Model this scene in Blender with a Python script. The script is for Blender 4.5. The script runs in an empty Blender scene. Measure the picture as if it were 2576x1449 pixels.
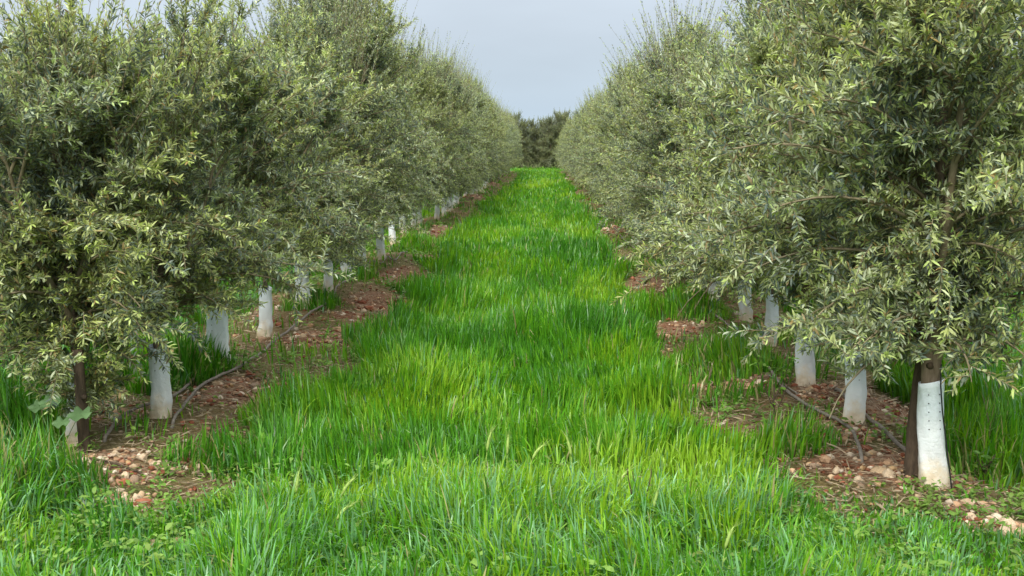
import bpy, math, random
import numpy as np
from mathutils import Vector, Matrix

R = math.radians
sc = bpy.context.scene
# ------------------------------------------------------------------ camera
CAM_H = 1.68
FPX = 2962.0; CX, CY = 1288.0, 724.5          # focal length and centre, in units of a 2576 px wide picture
VPX, VPY = 1365.0, 378.0                      # where the rows vanish
PITCH = math.atan((CY - VPY) / FPX); YAW = math.atan((VPX - CX) / FPX)
cam_d = bpy.data.cameras.new('camera'); cam = bpy.data.objects.new('camera', cam_d)
sc.collection.objects.link(cam); sc.camera = cam
cam_d.sensor_width = 36; cam_d.lens = 36 * FPX / 2576; cam_d.clip_end = 3000; cam_d.clip_start = 0.05
cam.location = (0, 0, CAM_H); cam.rotation_euler = (R(90) - PITCH, 0, YAW)
# ------------------------------------------------------------------ sky, sun, exposure
SUN_EL, SUN_AZ = 44, 198                      # azimuth clockwise from +Y: behind the camera, a little left
w = bpy.data.worlds.new('World'); sc.world = w; w.use_nodes = True
nt = w.node_tree; bg = nt.nodes['Background']; bg.inputs[1].default_value = 0.1
sky = nt.nodes.new('ShaderNodeTexSky'); sky.sky_type = 'NISHITA'; sky.sun_disc = False
sky.sun_elevation = R(SUN_EL); sky.sun_rotation = R(SUN_AZ); sky.air_density = 1.2; sky.dust_density = 2.0
tc = nt.nodes.new('ShaderNodeTexCoord'); sep = nt.nodes.new('ShaderNodeSeparateXYZ')
nt.links.new(tc.outputs['Generated'], sep.inputs[0])
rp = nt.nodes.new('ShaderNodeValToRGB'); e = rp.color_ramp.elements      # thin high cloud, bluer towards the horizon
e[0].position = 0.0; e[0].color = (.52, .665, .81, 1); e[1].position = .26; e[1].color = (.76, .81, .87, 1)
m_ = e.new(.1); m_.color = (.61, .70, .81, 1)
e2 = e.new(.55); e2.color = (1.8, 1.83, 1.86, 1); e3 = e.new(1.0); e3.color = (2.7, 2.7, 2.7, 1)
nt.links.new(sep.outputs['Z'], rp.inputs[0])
mp = nt.nodes.new('ShaderNodeMapping'); mp.inputs['Scale'].default_value = (1, 1, 3.2)
nt.links.new(tc.outputs['Generated'], mp.inputs[0])
ns = nt.nodes.new('ShaderNodeTexNoise'); ns.inputs['Scale'].default_value = 2.6; ns.inputs['Detail'].default_value = 5
nt.links.new(mp.outputs[0], ns.inputs['Vector'])
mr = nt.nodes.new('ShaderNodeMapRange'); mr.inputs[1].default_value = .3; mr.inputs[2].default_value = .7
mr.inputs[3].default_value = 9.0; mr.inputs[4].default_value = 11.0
nt.links.new(ns.outputs[0], mr.inputs[0])
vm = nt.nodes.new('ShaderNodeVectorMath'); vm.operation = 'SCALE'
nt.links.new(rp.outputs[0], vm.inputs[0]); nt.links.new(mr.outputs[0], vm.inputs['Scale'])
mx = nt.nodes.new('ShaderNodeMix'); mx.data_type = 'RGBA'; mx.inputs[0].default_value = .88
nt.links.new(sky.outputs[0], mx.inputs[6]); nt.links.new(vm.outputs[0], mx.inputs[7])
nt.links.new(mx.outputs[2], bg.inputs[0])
sd = bpy.data.lights.new('sun', 'SUN'); sd.energy = 3.6; sd.angle = R(20); sd.color = (1, .95, .86)
sun = bpy.data.objects.new('sun', sd); sc.collection.objects.link(sun)
a = R(SUN_AZ); dirv = Vector((math.sin(a) * math.cos(R(SUN_EL)), math.cos(a) * math.cos(R(SUN_EL)), math.sin(R(SUN_EL))))
sun.rotation_euler = dirv.to_track_quat('Z', 'Y').to_euler()
sc.view_settings.view_transform = 'Standard'; sc.view_settings.look = 'None'
sc.view_settings.exposure = 0.12; sc.view_settings.gamma = 1
sc.cycles.max_bounces = 6; sc.cycles.diffuse_bounces = 3; sc.cycles.transmission_bounces = 3; sc.cycles.glossy_bounces = 2
# ------------------------------------------------------------------ noise
def _h(ix, iy, s):
    n = (ix.astype(np.int64) * 374761393 + iy.astype(np.int64) * 668265263 + s * 1442695041) & 0xffffffff
    n = ((n ^ (n >> 13)) * 1274126177) & 0xffffffff
    return ((n ^ (n >> 16)) & 0xffff) / 65535.0
def vnoise(x, y, s=0):
    x = np.asarray(x, float); y = np.asarray(y, float)
    ix = np.floor(x); iy = np.floor(y); fx = x - ix; fy = y - iy
    fx = fx * fx * (3 - 2 * fx); fy = fy * fy * (3 - 2 * fy)
    a = _h(ix, iy, s); b = _h(ix + 1, iy, s); c = _h(ix, iy + 1, s); d = _h(ix + 1, iy + 1, s)
    return (a * (1 - fx) + b * fx) * (1 - fy) + (c * (1 - fx) + d * fx) * fy
def fbm(x, y, s=0, o=4):
    t = 0; am = .5; n = 0
    for k in range(o):
        t = t + am * vnoise(x * 2 ** k, y * 2 ** k, s + 17 * k); n += am; am *= .5
    return t / n
# ------------------------------------------------------------------ ground shape
ROWL, ROWR, SP = -2.45, 1.9, 1.45
ROWS = [-11.15, -6.8, ROWL, ROWR, 6.25, 10.6]
def ground_base(x, y):
    x = np.asarray(x, float); y = np.asarray(y, float)
    z = 0
    for r in ROWS:
        off = .35 if r < 0 else -.35                              # the ridge leans to the alley side
        z = z + .10 * np.exp(-((x - r - off * .5) / .55) ** 2)
    fade = np.clip((y - 3) / 3, 0, 1) * np.clip((98 - y) / 3, 0, 1)
    return z * fade
MOUNDS = []                                                       # heaps of stony red earth, filled below
def gz(x, y):
    x = np.asarray(x, float); y = np.asarray(y, float)
    z = ground_base(x, y) + .07 * (fbm(x * .9, y * .9, 3) - .5) + .035 * (fbm(x * 4, y * 4, 5) - .5)
    for mx_, my_, rx, ry, h in MOUNDS:
        z = z + h * np.exp(-((x - mx_) / rx) ** 2 - ((y - my_) / ry) ** 2)
    near = np.clip((200 - np.abs(y)) / 80, 0, 1)
    return z * near
cp, sp_ = math.cos(PITCH), math.sin(PITCH); cyw, syw = math.cos(YAW), math.sin(YAW)
def at(px, py, lift=0):
    """where the ground stands under a pixel of the photograph (2576 px wide)"""
    dx = (px - CX) / FPX; dy = (CY - py) / FPX
    fx, fy, fz = dx, cp + dy * sp_, -sp_ + dy * cp
    d = Vector((fx * cyw - fy * syw, fx * syw + fy * cyw, fz))
    z = 0
    for _ in range(12):
        t = (z + lift - CAM_H) / d.z
        x, y = d.x * t, d.y * t
        z = float(gz(x, y))
    return x, y
for px, py, rx, ry, h in [(1695, 800, .32, .6, .13), (1625, 700, .35, .8, .12), (1545, 590, .35, 1.2, .12), (1465, 492, .45, 1.6, .22),
                          (1190, 508, .45, 1.8, .20), (1110, 580, .3, 1.2, .10), (1020, 665, .4, 1.1, .12), (950, 740, .4, .8, .08),
                          (1480, 520, .3, 1, .12), (2170, 1020, .35, .4, .05), (620, 975, .35, .4, .05), (1440, 455, .4, 2, .2), (1240, 470, .4, 2.4, .18)]:
    x, y = at(px, py); MOUNDS.append((x, y, rx, ry, h))
BARE = []                                                         # bare stony patches: x, y, rx, ry
for px, py, rx, ry in [(1695, 800, .36, .55), (1625, 700, .35, .9), (1545, 590, .33, 1.4), (1465, 492, .45, 1.8), (1190, 508, .45, 2), (1110, 580, .3, 1.4),
                       (1020, 675, .42, 1.2), (950, 760, .45, .8), (900, 800, .35, .4), (840, 850, .45, .45), (600, 985, .40, .50), (740, 860, .32, .35), (310, 1190, .26, .24), (300, 1265, .24, .17), (250, 1160, .14, .14),
                       (1440, 455, .4, 3), (1240, 470, .4, 3), (2200, 1010, .45, .5), (2100, 1080, .28, .35), (2180, 1160, .42, .35), (2300, 1200, .38, .25), (2060, 985, .25, .35), (1900, 960, .3, .22),
                       (2530, 1330, .22, .15), (2450, 1280, .2, .10), (490, 1180, .10, .08), (430, 1375, .10, .07), (290, 1150, .2, .2), (300, 1050, .25, .2), (1300, 498, .3, .4), (1250, 1195, .12, .05)]:
    x, y = at(px, py); BARE.append((x, y, rx, ry))
def bare(x, y):
    b = np.zeros_like(np.asarray(x, float))
    wob = .45 * (fbm(x * 3.1, y * 3.1, 11) - .5)
    for bx, by, rx, ry in BARE:
        b = np.maximum(b, np.exp(-(((x - bx) / rx) ** 2 + ((y - by) / ry) ** 2)) + wob * .6)
    return b
def strip(x, y):
    """1 on the hoed strip along each row, 0 in the grass alleys"""
    s = np.zeros_like(np.asarray(x, float))
    edge = .95 * (fbm(x * .8, y * .55, 21, 3) - .5) + .3 * (vnoise(x * 3, y * 2, 24) - .5)
    for r in ROWS:
        c = r + (.18 if r < 0 else -.12)
        s = np.maximum(s, np.clip((.82 - np.abs(x - c) + edge) / .22, 0, 1))
    return s * np.clip((y - 4.85 - 1.2 * (fbm(x, y, 31) - .5)) / .7, 0, 1) * np.clip((92 - y) / 3, 0, 1)
def soilness(x, y):
    return np.clip(np.maximum((strip(x, y) - .25) * (.55 + .9 * (fbm(x * 1.7, y * 1.3, 41) - .35)), (bare(x, y) - .42) * 4), 0, 1)

# ------------------------------------------------------------------ mesh and material helpers
def np_mesh(name, V, loops, sizes, cols=None, smooth=False, mats=(), mat_idx=None):
    me = bpy.data.meshes.new(name)
    V = np.ascontiguousarray(V, np.float32); loops = np.ascontiguousarray(loops, np.int32); sizes = np.asarray(sizes, np.int32)
    me.vertices.add(len(V)); me.vertices.foreach_set('co', V.ravel())
    me.loops.add(len(loops)); me.loops.foreach_set('vertex_index', loops)
    me.polygons.add(len(sizes)); st = np.zeros(len(sizes), np.int32); st[1:] = np.cumsum(sizes)[:-1]
    me.polygons.foreach_set('loop_start', st)
    if mat_idx is not None: me.polygons.foreach_set('material_index', np.asarray(mat_idx, np.int32))
    me.polygons.foreach_set('use_smooth', np.full(len(sizes), smooth))
    me.update(calc_edges=True)
    if cols is not None:
        c4 = np.ones((len(V), 4), np.float32); c4[:, :3] = cols
        at_ = me.color_attributes.new('col', 'FLOAT_COLOR', 'POINT'); at_.data.foreach_set('color', c4.ravel())
    for m in mats: me.materials.append(m)
    return me
def link(name, me, parent=None):
    o = bpy.data.objects.new(name, me); sc.collection.objects.link(o)
    if parent: o.parent = parent
    return o
def tag(o, label=None, cat=None, group=None, kind=None):
    if label: o['label'] = label
    if cat: o['category'] = cat
    if group: o['group'] = group
    if kind: o['kind'] = kind
    return o
def empty(name, loc, rz=0):
    o = bpy.data.objects.new(name, None); sc.collection.objects.link(o)
    o.location = loc; o.rotation_euler = (0, 0, rz); o.empty_display_size = .1
    return o
def copy_tree(o, parent=None):
    c = o.copy(); sc.collection.objects.link(c)
    if parent: c.parent = parent
    for ch in [k for k in o.children]: copy_tree(ch, c)
    return c
class MB:
    """collects tubes and other shapes into one mesh"""
    def __init__(s): s.V = []; s.F = []; s.C = []; s.n = 0
    def add(s, V, F, c=None):
        s.V.append(np.asarray(V, float)); s.F += [tuple(i + s.n for i in f) for f in F]
        s.C.append(np.tile(c if c is not None else (1, 1, 1), (len(V), 1))); s.n += len(V)
    def tube(s, pts, rad, k=8, c=None, caps=True, rough=0, rnd=None):
        pts = np.asarray(pts, float); n = len(pts); rad = np.broadcast_to(rad, (n,))
        T = np.gradient(pts, axis=0); T /= np.linalg.norm(T, axis=1)[:, None] + 1e-9
        up = np.array([0, 0, 1.]) if abs(T[0, 2]) < .8 else np.array([1., 0, 0])
        V = []; 
        for i in range(n):
            a_ = np.cross(T[i], up); a_ /= np.linalg.norm(a_) + 1e-9; b_ = np.cross(T[i], a_)
            for j in range(k):
                t = 2 * math.pi * j / k; rr = rad[i] * (1 + (rnd.uniform(-rough, rough) if rnd else 0))
                V.append(pts[i] + rr * (math.cos(t) * a_ + math.sin(t) * b_))
        F = [(i * k + j, i * k + (j + 1) % k, (i + 1) * k + (j + 1) % k, (i + 1) * k + j) for i in range(n - 1) for j in range(k)]
        if caps: F += [tuple(range(k - 1, -1, -1)), tuple((n - 1) * k + j for j in range(k))]
        s.add(V, F, c)
    def mesh(s, name, mat, smooth=True):
        return np_mesh(name, np.vstack(s.V), [i for f in s.F for i in f], [len(f) for f in s.F], np.vstack(s.C), smooth, [mat])
def mat(name, rough=.6, spec=.3):
    m = bpy.data.materials.new(name); m.use_nodes = True
    b = m.node_tree.nodes['Principled BSDF']; b.inputs['Roughness'].default_value = rough
    b.inputs['Specular IOR Level'].default_value = spec
    return m, m.node_tree, b
def N(t, ty, **kw):
    n = t.nodes.new(ty)
    for k, v in kw.items():
        if k in n.inputs: n.inputs[k].default_value = v
        else: setattr(n, k, v)
    return n
def ramp(t, fac, stops):
    r = t.nodes.new('ShaderNodeValToRGB'); el = r.color_ramp.elements
    while len(el) < len(stops): el.new(.5)
    for e_, (p, c) in zip(el, stops): e_.position = p; e_.color = (*c, 1)
    t.links.new(fac, r.inputs[0]); return r
def leafy(name, rough, trans, spec, tint=(1, 1, 1)):
    """thin two-sided plant tissue: reflected and transmitted light, colour per leaf"""
    m, t, b = mat(name, rough, spec)
    at_ = N(t, 'ShaderNodeAttribute', attribute_name='col')
    mul = N(t, 'ShaderNodeMix', data_type='RGBA', blend_type='MULTIPLY'); mul.inputs[0].default_value = 1
    t.links.new(at_.outputs['Color'], mul.inputs[6]); mul.inputs[7].default_value = (*tint, 1)
    t.links.new(mul.outputs[2], b.inputs['Base Color'])
    tr = N(t, 'ShaderNodeBsdfTranslucent'); hs = N(t, 'ShaderNodeHueSaturation'); hs.inputs['Saturation'].default_value = 1.15
    hs.inputs['Value'].default_value = 1.1
    t.links.new(mul.outputs[2], hs.inputs['Color']); t.links.new(hs.outputs[0], tr.inputs[0])
    ms = N(t, 'ShaderNodeMixShader'); ms.inputs[0].default_value = trans
    t.links.new(b.outputs[0], ms.inputs[1]); t.links.new(tr.outputs[0], ms.inputs[2])
    t.links.new(ms.outputs[0], t.nodes['Material Output'].inputs[0])
    return m
M_leaf = leafy('olive_leaf', .42, .30, .45)
M_leafshade = leafy('shaded_olive_leaf', .5, .15, .35, (.68, .68, .72))  # olive leaf tinted darker: the weaker light on the far trees, put into colour
M_grass = leafy('grass_blade', .36, .34, .5)
M_weed = leafy('weed_leaf', .5, .35, .3)
def bark_mat(name, c1, c2, sx=1):
    m, t, b = mat(name, .9, .15)
    tc = N(t, 'ShaderNodeTexCoord'); mp = N(t, 'ShaderNodeMapping'); mp.inputs['Scale'].default_value = (sx * 9, sx * 9, sx * 2.2)
    t.links.new(tc.outputs['Object'], mp.inputs[0])
    n1 = N(t, 'ShaderNodeTexNoise', Scale=3, Detail=8, Roughness=.7); t.links.new(mp.outputs[0], n1.inputs['Vector'])
    r = ramp(t, n1.outputs[0], [(.3, c1), (.7, c2)]); t.links.new(r.outputs[0], b.inputs['Base Color'])
    bp = N(t, 'ShaderNodeBump', Strength=.8, Distance=.01); t.links.new(n1.outputs[0], bp.inputs['Height']); t.links.new(bp.outputs[0], b.inputs['Normal'])
    return m
M_bark = bark_mat('olive_bark', (.09, .065, .045), (.24, .19, .14))
M_stake = bark_mat('stake_wood', (.040, .030, .022), (.13, .095, .065), 1.5)
M_twig = bark_mat('olive_twig', (.16, .13, .075), (.30, .26, .17))
M_hose = bark_mat('dusty_hose', (.14, .12, .10), (.30, .27, .23))
m, t, b = mat('black_line', .5, .4); b.inputs['Base Color'].default_value = (.012, .013, .014, 1); M_black = m
# soil: red stony earth, its grain and its dry litter
m, t, b = mat('red_soil', .95, .1); M_soil = m
tc = N(t, 'ShaderNodeTexCoord')
n1 = N(t, 'ShaderNodeTexNoise', Scale=1.3, Detail=6, Roughness=.6); n2 = N(t, 'ShaderNodeTexNoise', Scale=26, Detail=8, Roughness=.75)
n3 = N(t, 'ShaderNodeTexVoronoi', Scale=38)
for n_ in (n1, n2, n3): t.links.new(tc.outputs['Object'], n_.inputs['Vector'])
r1 = ramp(t, n2.outputs[0], [(.28, (.10, .062, .042)), (.44, (.24, .130, .080)), (.57, (.34, .245, .165)), (.76, (.50, .41, .29))])
r2 = ramp(t, n1.outputs[0], [(.35, (.75, .62, .55)), (.65, (1.05, 1.05, 1.05))])
mm = N(t, 'ShaderNodeMix', data_type='RGBA', blend_type='MULTIPLY'); mm.inputs[0].default_value = 1
t.links.new(r1.outputs[0], mm.inputs[6]); t.links.new(r2.outputs[0], mm.inputs[7])
# turf colour where the grass roots are
at_ = N(t, 'ShaderNodeAttribute', attribute_name='col')
r3 = ramp(t, n2.outputs[0], [(.3, (.05, .085, .02)), (.7, (.14, .17, .05))])
mg = N(t, 'ShaderNodeMix', data_type='RGBA')
sepc = N(t, 'ShaderNodeSeparateColor'); t.links.new(at_.outputs['Color'], sepc.inputs[0])
t.links.new(sepc.outputs[0], mg.inputs[0]); t.links.new(r3.outputs[0], mg.inputs[6]); t.links.new(mm.outputs[2], mg.inputs[7])
t.links.new(mg.outputs[2], b.inputs['Base Color'])
ad = N(t, 'ShaderNodeMath', operation='ADD'); t.links.new(n2.outputs[0], ad.inputs[0]); t.links.new(n3.outputs[0], ad.inputs[1])
bp = N(t, 'ShaderNodeBump', Strength=.9, Distance=.03); t.links.new(ad.outputs[0], bp.inputs['Height']); t.links.new(bp.outputs[0], b.inputs['Normal'])
# stones
m, t, b = mat('stone', .85, .2); M_stone = m
tc = N(t, 'ShaderNodeTexCoord'); n1 = N(t, 'ShaderNodeTexNoise', Scale=22, Detail=6); t.links.new(tc.outputs['Object'], n1.inputs['Vector'])
at_ = N(t, 'ShaderNodeAttribute', attribute_name='col'); r1 = ramp(t, n1.outputs[0], [(.3, (.65, .52, .42)), (.65, (1.1, 1.08, 1.05))])
mm = N(t, 'ShaderNodeMix', data_type='RGBA', blend_type='MULTIPLY'); mm.inputs[0].default_value = 1
t.links.new(at_.outputs['Color'], mm.inputs[6]); t.links.new(r1.outputs[0], mm.inputs[7]); t.links.new(mm.outputs[2], b.inputs['Base Color'])
bp = N(t, 'ShaderNodeBump', Strength=.4, Distance=.006); t.links.new(n1.outputs[0], bp.inputs['Height']); t.links.new(bp.outputs[0], b.inputs['Normal'])
# trunk guard plastic: white, stained by earth at the foot (the stain stays on the thing)
m, t, b = mat('guard_plastic', .45, .4); M_guard = m
tc = N(t, 'ShaderNodeTexCoord'); sp2 = N(t, 'ShaderNodeSeparateXYZ'); t.links.new(tc.outputs['Object'], sp2.inputs[0])
n1 = N(t, 'ShaderNodeTexNoise', Scale=9, Detail=6, Roughness=.65); t.links.new(tc.outputs['Object'], n1.inputs['Vector'])
ma = N(t, 'ShaderNodeMath', operation='MULTIPLY_ADD'); ma.inputs[1].default_value = .35; t.links.new(n1.outputs[0], ma.inputs[0])
t.links.new(sp2.outputs['Z'], ma.inputs[2])
r1 = ramp(t, ma.outputs[0], [(.16, (.55, .41, .26)), (.23, (.76, .66, .50)), (.31, (.80, .82, .82)), (.6, (.72, .81, .87))])
t.links.new(r1.outputs[0], b.inputs['Base Color'])
bp = N(t, 'ShaderNodeBump', Strength=.8, Distance=.02); t.links.new(n1.outputs[0], bp.inputs['Height']); t.links.new(bp.outputs[0], b.inputs['Normal'])

# ------------------------------------------------------------------ ground sheet
def spaced(segs):
    out = []
    for a_, b_, st in segs: out += list(np.arange(a_, b_, st))
    return np.array(out + [segs[-1][1]])
gx = spaced([(-2000, -100, 190), (-100, -20, 8), (-20, -5, .5), (-5, -3.4, .1), (-3.4, 3.2, .045), (3.2, 5, .1), (5, 20, .5), (20, 100, 8), (100, 2000, 190)])
gy = spaced([(-300, -20, 28), (-20, 3, 1.2), (3, 14, .045), (14, 30, .10), (30, 60, .25), (60, 115, .6), (115, 300, 10), (300, 2500, 220)])
GX, GY = np.meshgrid(gx, gy); so = soilness(GX, GY)
GZ = gz(GX, GY) + so * .045 * (fbm(GX * 9, GY * 9, 77, 3) - .5) * (np.abs(GX) < 6)
nx, ny = len(gx), len(gy); idx = np.arange(nx * ny).reshape(ny, nx)
Q = np.stack([idx[:-1, :-1], idx[:-1, 1:], idx[1:, 1:], idx[1:, :-1]], -1).reshape(-1, 4)
me = np_mesh('ground', np.stack([GX, GY, GZ], -1).reshape(-1, 3), Q.ravel(), np.full(len(Q), 4), np.repeat(so.reshape(-1, 1), 3, 1), True, [M_soil])
tag(link('ground', me), kind='structure')

# ------------------------------------------------------------------ grass
rng = np.random.default_rng(7)
def blades(x, y, h, wd, lean, leandir, curl, col, z0=None):
    """n bent tapering blades as one vertex array: 4 levels of two and a tip"""
    n = len(x); L = np.array([0, .3, .58, .82, 1.0]); z0 = gz(x, y) - .01 if z0 is None else z0
    face = leandir + np.pi / 2 + rng.normal(0, .7, n)
    V = np.zeros((n, 9, 3)); ang0 = lean
    px = np.zeros(n); pz = np.zeros(n); k = 0
    for i in range(5):
        if i:
            ds = (L[i] - L[i - 1]) * h; ang = ang0 + curl * ((L[i] + L[i - 1]) / 2) ** 1.6
            px = px + np.sin(ang) * ds; pz = pz + np.cos(ang) * ds
        cx_ = x + px * np.cos(leandir); cy_ = y + px * np.sin(leandir); cz_ = z0 + pz
        wi = wd * [.7, 1, .9, .55, 0][i]
        if i < 4:
            for s in (-1, 1):
                V[:, k, 0] = cx_ + s * wi * np.cos(face) / 2; V[:, k, 1] = cy_ + s * wi * np.sin(face) / 2; V[:, k, 2] = cz_; k += 1
        else: V[:, k] = np.stack([cx_, cy_, cz_], -1)
    base = (np.arange(n) * 9)[:, None]
    pat = np.array([0, 1, 3, 2, 2, 3, 5, 4, 4, 5, 7, 6, 6, 7, 8]); loops = (base + pat[None]).ravel()
    sizes = np.tile([4, 4, 4, 3], n)
    C = np.repeat(col[:, None, :], 9, 1) 
    return V.reshape(-1, 3), loops, sizes, C.reshape(-1, 3)
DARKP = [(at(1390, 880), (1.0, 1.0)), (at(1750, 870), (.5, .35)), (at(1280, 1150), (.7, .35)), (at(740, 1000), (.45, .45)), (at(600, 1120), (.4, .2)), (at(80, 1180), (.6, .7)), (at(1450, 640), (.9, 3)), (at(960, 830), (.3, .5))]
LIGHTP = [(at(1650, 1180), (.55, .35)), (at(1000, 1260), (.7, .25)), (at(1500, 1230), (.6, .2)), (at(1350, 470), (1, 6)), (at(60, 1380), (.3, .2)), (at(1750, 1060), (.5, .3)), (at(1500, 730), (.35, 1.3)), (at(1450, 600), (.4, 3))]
TUFT = [(at(775, 1065), (.36, .42), .36), (at(600, 1185), (.38, .16), .30), (at(40, 1270), (.33, .45), .42), (at(-20, 1130), (.4, .5), .42), (at(2490, 1170), (.38, .5), .36), (at(970, 865), (.34, .42), .30), (at(1050, 625), (.35, 1.1), .30), (at(1740, 775), (.35, .5), .26), (at(900, 700), (.25, .4), .22), (at(460, 950), (.3, .45), .36), (at(1800, 940), (.42, .40), .34), (at(1985, 1130), (.25, .25), .26), (at(2270, 900), (.6, .6), .3), (at(780, 770), (.3, .4), .24)]
def patch(P, x, y):
    v = np.zeros(len(x))
    for (cx_, cy_), (rx, ry) in P: v = np.maximum(v, np.exp(-((x - cx_) / rx) ** 2 - ((y - cy_) / ry) ** 2))
    return v
def grass_field(n, y0, y1, x0, x1, wmul, power=2.0):
    # more roots per square metre near the camera
    u = rng.random(n); a_ = 1 / y0; b_ = 1 / y1
    y = 1 / (a_ + (b_ - a_) * u); x = x0 + (x1 - x0) * rng.random(n)
    s = soilness(x, y); st = strip(x, y); clump = fbm(x * 2.2, y * 2.2, 51, 3)
    tf = np.zeros(n)
    for (tx, ty), (rx, ry), th in TUFT: tf = np.maximum(tf, np.exp(-(((x - tx) / rx) ** 2 + ((y - ty) / ry) ** 2) ** 1.5) * th)
    dens = np.clip(1 - .0 * s, 0, 1) * np.where(st > .4, np.clip((clump - .38) * 3.2, .08, .75), 1.0) * np.clip(1.25 - 2.2 * s, .02, 1)
    b_ = bare(x, y); dens = np.where(b_ > .45, dens * .10, dens); dens = np.maximum(dens, np.where(tf > .08, .95, 0))
    keep = rng.random(n) < dens; x, y, s, st, clump, tf = x[keep], y[keep], s[keep], st[keep], clump[keep], tf[keep]; n = len(x)
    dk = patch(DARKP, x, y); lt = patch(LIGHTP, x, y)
    big = fbm(x * 1.1, y * .8, 61, 3); fine = fbm(x * 5, y * 5, 67, 3)
    med = fbm(x * 2.6, y * 2.6, 63, 2); h = .15 + .26 * (big - .3) + .20 * (med - .5) + .14 * (fine - .5) + .08 * dk - .05 * lt
    h = h * np.where(st > .4, .62, 1) * rng.uniform(.55, 1.25, n)
    side = (x < -3.1) | (x > 2.7); h = np.where(side, h * 1.35, h)
    fgd = np.clip((6.1 - y) / .5, 0, 1); low = np.clip(1 - np.abs((x + 2.05) / .75) ** 3, 0, 1) + np.clip((x - 1.0) / .4, 0, 1)
    h = h * (1 - .50 * fgd * np.clip(low, 0, 1)); h = np.where(side & (y < 7.5) & (x < 0), h * 1.15, h)
    h = np.maximum(h, tf * rng.uniform(.6, 1.15, n)); h = np.clip(h, .04, .5)
    wd = rng.uniform(.006, .013, n) * wmul
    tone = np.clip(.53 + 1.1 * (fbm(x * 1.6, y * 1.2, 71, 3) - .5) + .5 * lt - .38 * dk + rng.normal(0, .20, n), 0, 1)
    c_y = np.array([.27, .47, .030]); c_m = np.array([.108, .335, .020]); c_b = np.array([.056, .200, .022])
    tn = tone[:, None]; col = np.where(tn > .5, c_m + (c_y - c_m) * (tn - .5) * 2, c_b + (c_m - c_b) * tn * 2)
    blue = (rng.random(n) < .05 + .25 * np.clip((6.0 - y) / .8, 0, 1) + .25 * side)[:, None]; col = np.where(blue, np.array([.17, .36, .15]) * rng.uniform(.8, 1.4, n)[:, None], col)
    dry = (rng.random(n) < .012 + .10 * (st > .4))[:, None]; col = np.where(dry, np.array([.40, .37, .17]), col)
    col = col * rng.uniform(.75, 1.2, n)[:, None]
    dcon = rng.random(n) < .10; col = np.where(dcon[:, None], col * .55, col)
    flop = rng.random(n) < .13 + .40 * np.clip((6.5 - y), 0, 1)
    lean = np.abs(rng.normal(.06, .13, n)); curl = np.where(flop, rng.uniform(1.1, 2.3, n), rng.uniform(.03, .55, n))
    ld = 12 * fbm(x * 1.5, y * 1.5, 81, 2) + rng.normal(0, 1.0, n)
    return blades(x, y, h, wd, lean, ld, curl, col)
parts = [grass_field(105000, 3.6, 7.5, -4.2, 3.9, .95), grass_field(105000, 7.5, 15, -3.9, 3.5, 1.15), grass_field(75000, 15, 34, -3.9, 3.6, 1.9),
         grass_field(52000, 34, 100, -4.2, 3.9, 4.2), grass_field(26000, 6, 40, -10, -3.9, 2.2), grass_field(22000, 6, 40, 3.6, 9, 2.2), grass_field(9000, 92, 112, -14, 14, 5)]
off = 0; VV = []; LL = []; SS = []; CC = []
for V, l, s, c in parts: VV.append(V); LL.append(l + off); SS.append(s); CC.append(c); off += len(V)
me = np_mesh('grass', np.vstack(VV), np.concatenate(LL), np.concatenate(SS), np.vstack(CC), True, [M_grass])
tag(link('grass', me), 'tall bright green grass filling the alley between the tree rows', 'grass', kind='stuff')
# small broad-leaved weeds at the edges of the strips
def leaf_cards(P, D, U, ln, wd, col, bend=.25):
    """lanceolate leaves: P base, D direction, U face normal"""
    n = len(P); S = np.cross(D, U); S /= np.linalg.norm(S, axis=1)[:, None] + 1e-9; U = np.cross(S, D)
    ln = ln[:, None]; wd = wd[:, None]
    V = np.zeros((n, 6, 3)); V[:, 0] = P
    p1 = P + D * ln * .32; p2 = P + D * ln * .70 - U * ln * bend * .25
    V[:, 1] = p1 - S * wd * .42 + U * wd * .12; V[:, 2] = p1 + S * wd * .42 + U * wd * .12
    V[:, 3] = p2 - S * wd * .40 + U * wd * .12; V[:, 4] = p2 + S * wd * .40 + U * wd * .12
    V[:, 5] = P + D * ln - U * ln * bend * .7
    pat = np.array([0, 2, 1, 1, 2, 4, 3, 3, 4, 5]); loops = ((np.arange(n) * 6)[:, None] + pat).ravel()
    return V.reshape(-1, 3), loops, np.tile([3, 4, 3], n), np.repeat(col[:, None], 6, 1).reshape(-1, 3)
def unit(v): return v / (np.linalg.norm(v, axis=-1, keepdims=True) + 1e-9)
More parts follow.
